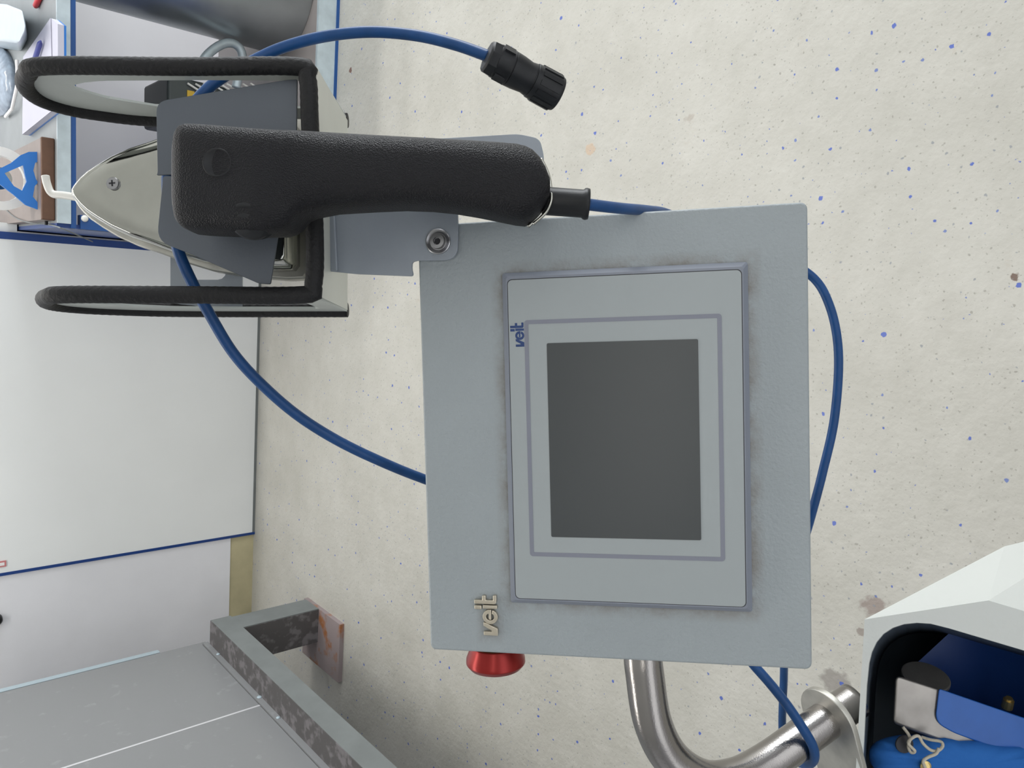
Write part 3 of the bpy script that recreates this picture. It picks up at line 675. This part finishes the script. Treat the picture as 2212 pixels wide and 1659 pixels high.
for an in (0, 90):
    d1 = EU*math.cos(math.radians(an+5)) + EV*math.sin(math.radians(an+5)); d2 = EW.cross(d1)
    c0 = sc_ + EW*.0017
    link('slot', prism([c0 + d1*.0021 + d2*.0005, c0 - d1*.0021 + d2*.0005, c0 - d1*.0021 - d2*.0005, c0 + d1*.0021 - d2*.0005], EW*.0003), M['gap'], s1)
link('upper_body', loft([[N(*q, -.522) for q in rrect(-.214, .108, -.135, .166, .01)], [N(*q, -.48) for q in rrect(-.206, .112, -.137, .162, .01)]]), M['blackp'], iron)
# heat shield
def shp(px, r): return [P(u, v, .476) for u, v in rounded(px, r)]
hs1 = shp([(338, 378), (340, 372), (337, 219), (620, 172), (642, 171), (640, 330), (600, 372)], [0, 6, 24, 8, 4, 0, 0])
link('heat_shield', prism(hs1, -EW*.0018), M['shield'], iron, bevel=.0004)
hs2 = shp([(352, 380), (600, 380), (600, 512), (584, 614), (558, 612), (410, 548), (338, 520)], [6, 0, 0, 4, 6, 20, 30])
link('heat_shield', prism(hs2, -EW*.0018), M['shield'], iron, bevel=.0004)
link('shield_fold', prism([P(u, v, .4755) for u, v in ((386, 340), (640, 340), (640, 420), (386, 420))], -EW*.002), M['shield'], iron)
# handle
hx = [378, 381, 388, 400, 430, 480, 540, 590, 612, 626, 634, 645, 665, 720, 800, 870, 930, 980, 1030, 1080, 1115, 1135, 1150, 1165, 1177, 1186]
ht = [300, 278, 267, 263, 264, 268, 273, 277, 279, 280, 281, 282, 284, 288, 293, 297, 300, 303, 306, 309, 312, 317, 325, 341, 362, 388]
hb = [465, 484, 493, 498, 500, 502, 503, 503, 501, 494, 484, 474, 468, 463, 458, 455, 457, 462, 470, 480, 487, 489, 482, 468, 452, 436]
rings = []
for i, x in enumerate(hx):
    s = (x - 378)/(1186-378); dcn = .440 - .012*s + .01*math.sin(math.pi*s)*0
    th = .024 if x < 600 else .0215
    if x < 400: th *= .62 + .38*math.sqrt(max(0, 1-((400-x)/24)**2))
    if x > 1135: th *= .60 + .40*math.sqrt(max(0, 1-((x-1135)/56)**2))
    ring = []
    blk = max(0, min(1, (700-x)/120)); dr = dcn - th*(.30 + .45*blk); df = dcn + th*(.25 - .75*blk)
    vt_, vb_ = (CY-ht[i])*dr/F, (CY-hb[i])*df/F
    e = 2/(3.0 + 3.0*max(0, min(1, (700-x)/120)))
    for k in range(48):
        an = 2*math.pi*k/48; c_, s_ = math.cos(an), math.sin(an)
        vv = (vt_+vb_)/2 + (vt_-vb_)/2*abs(c_)**e*math.copysign(1, c_); ww = -dcn + th*abs(s_)**e*math.copysign(1, s_)
        if s_ < 0 and c_ < 0: vv += (vt_-vb_)/2*.12*abs(s_)**e*blk*abs(c_)**e
        ring.append(N((x-CX)*dr/F, vv, ww))
    rings.append(ring)
hd = link('handle', loft(rings), M['leather'], iron, smooth=True)
link('handle_post', loft([[N(*q, -.476) for q in rrect(-.192, .105, -.135, .148, .006)], [N(*q, -.455) for q in rrect(-.19, .105, -.13, .148, .006)]]), M['blackp'], iron)
tc_ = P(470, 352, .4152)
link('screw_cap', lathe([(-.002, .0079), (.0009, .0079), (.0013, .0074), (.0006, .0068), (.0004, 0)], tc_, EW, 40, cap=False), M['blackp'], iron, smooth=True)
bt = P(543, 479, .4245); bd = (EW*.56 - EV*.83).normalized()
link('trigger_button', lathe([(-.010, .0135), (.003, .0135), (.0045, .0125), (.004, .0105), (.0075, .0098), (.009, .007), (.0096, 0)], bt - bd*.003, bd, 40, cap=False), M['blackp'], iron, smooth=True)
link('end_clip', tube(pxpath([(1168, 343, .432), (1182, 372, .432), (1189, 405, .432), (1184, 436, .431), (1168, 462, .430), (1140, 490, .430)]), .0011, 8), M['chrome'], iron, smooth=True)
link('end_clip', tube(pxpath([(1191, 417, .420), (1190, 436, .420), (1178, 460, .422), (1152, 484, .424)]), .0009, 8), M['chrome'], iron, smooth=True)
sr = [P(1176, 434, .430), P(1190, 435, .430), P(1258, 440, .428), P(1262, 440.3, .428), P(1266, 440.6, .428), P(1272, 441, .428)]
srr = [.0078, .0078, .0077, .0086, .0088, .0084]
link('strain_relief', tube(sr, lambda s: srr[round(s*5)], 32), M['blackp'], iron, smooth=True)
link('power_cable', tube(pxpath([(1265, 441, .428), (1340, 450, .452), (1400, 455, .486), (1445, 463, .52), (1530, 500, .56), (1640, 540, .58), (1745, 590, .585), (1790, 655, .58), (1811, 760, .575), (1803, 900, .57), (1777, 1020, .57), (1752, 1115, .575), (1715, 1250, .60), (1696, 1400, .64), (1693, 1470, .66), (1690, 1580, .68), (1700, 1700, .70)], 10), lambda s: .0033, 14), M['cable'], iron, smooth=True)

# ------------------------------------------------------------------ loose blue cable with connector
t = thing('plug_cable', 'blue cable draped through the iron rest ending in a black round plug', 'cable', P(1130, 170, .50))
cp = [(1056, 122, .4875), (985, 97, .495), (900, 77, .503), (800, 69, .508), (700, 79, .512), (610, 103, .515), (540, 135, .515), (480, 168, .513), (440, 200, .509), (400, 250, .503), (372, 310, .499), (362, 375, .4965), (366, 450, .4965), (385, 540, .499), (415, 610, .503), (445, 665, .508), (500, 757, .52), (560, 825, .53), (640, 895, .54), (730, 952, .55), (830, 1000, .565), (930, 1040, .585), (1150, 1120, .62), (1400, 1250, .62), (1580, 1390, .60), (1640, 1450, .592), (1692, 1512, .590), (1730, 1567, .588), (1755, 1610, .590), (1759, 1637, .597), (1748, 1650, .612), (1730, 1648, .628), (1715, 1640, .64), (1700, 1600, .648)]
link('cable', tube(pxpath(cp, 10), .0037, 14), M['cable'], t, smooth=True)
pa = P(1047, 118, .486); pb = P(1203, 203, .505); ax = (pb - pa).normalized(); Lp = (pb-pa).length; k_ = Lp/.058
def seg(name, prof, m=M['blackp'], n=40, smooth=True):
    return link(name, lathe([(h*k_, r*.90) for h, r in prof], pa, ax, n, cap=True), m, t, bevel=.0003)
seg('gland_nut', [(.001, .0045), (.0015, .0100), (.003, .0118), (.009, .0122), (.0095, .0115)], n=8)
seg('plug_sleeve', [(.0085, .0118), (.016, .0118), (.019, .0126), (.0195, .0126)])
seg('plug_body', [(.0200, .0124), (.026, .0121), (.033, .0112), (.0365, .0118)])
seg('groove_ring', [(.0190, .0118), (.0205, .0118)]); seg('groove_ring', [(.036, .0115), (.0378, .0115)])
ln = seg('locking_ring', [(.0373, .0124), (.042, .0126), (.056, .0128), (.0585, .0122), (.0590, .0115)])
e1 = ax.orthogonal().normalized(); e2 = ax.cross(e1)
for k in range(12):
    an = 2*math.pi*k/12; dd = e1*math.cos(an) + e2*math.sin(an); tn = ax.cross(dd)
    q0 = pa + ax*(.041*k_) + dd*.0110; q1 = pa + ax*(.056*k_) + dd*.0112
    link('grip_rib', prism([q0 + tn*.0016, q0 - tn*.0016, q1 - tn*.0016, q1 + tn*.0016], dd*.0009), M['blackp'], ln)
for k in range(3):
    an = 2*math.pi*k/3 + .6; dd = e1*math.cos(an) + e2*math.sin(an); tn = ax.cross(dd)
    q0 = pa + ax*(.010*k_) + dd*.0100; q1 = pa + ax*(.018*k_) + dd*.0100
    link('key_rib', prism([q0 + tn*.003, q0 - tn*.003, q1 - tn*.003, q1 + tn*.003], dd*.0014), M['blackp'], t)
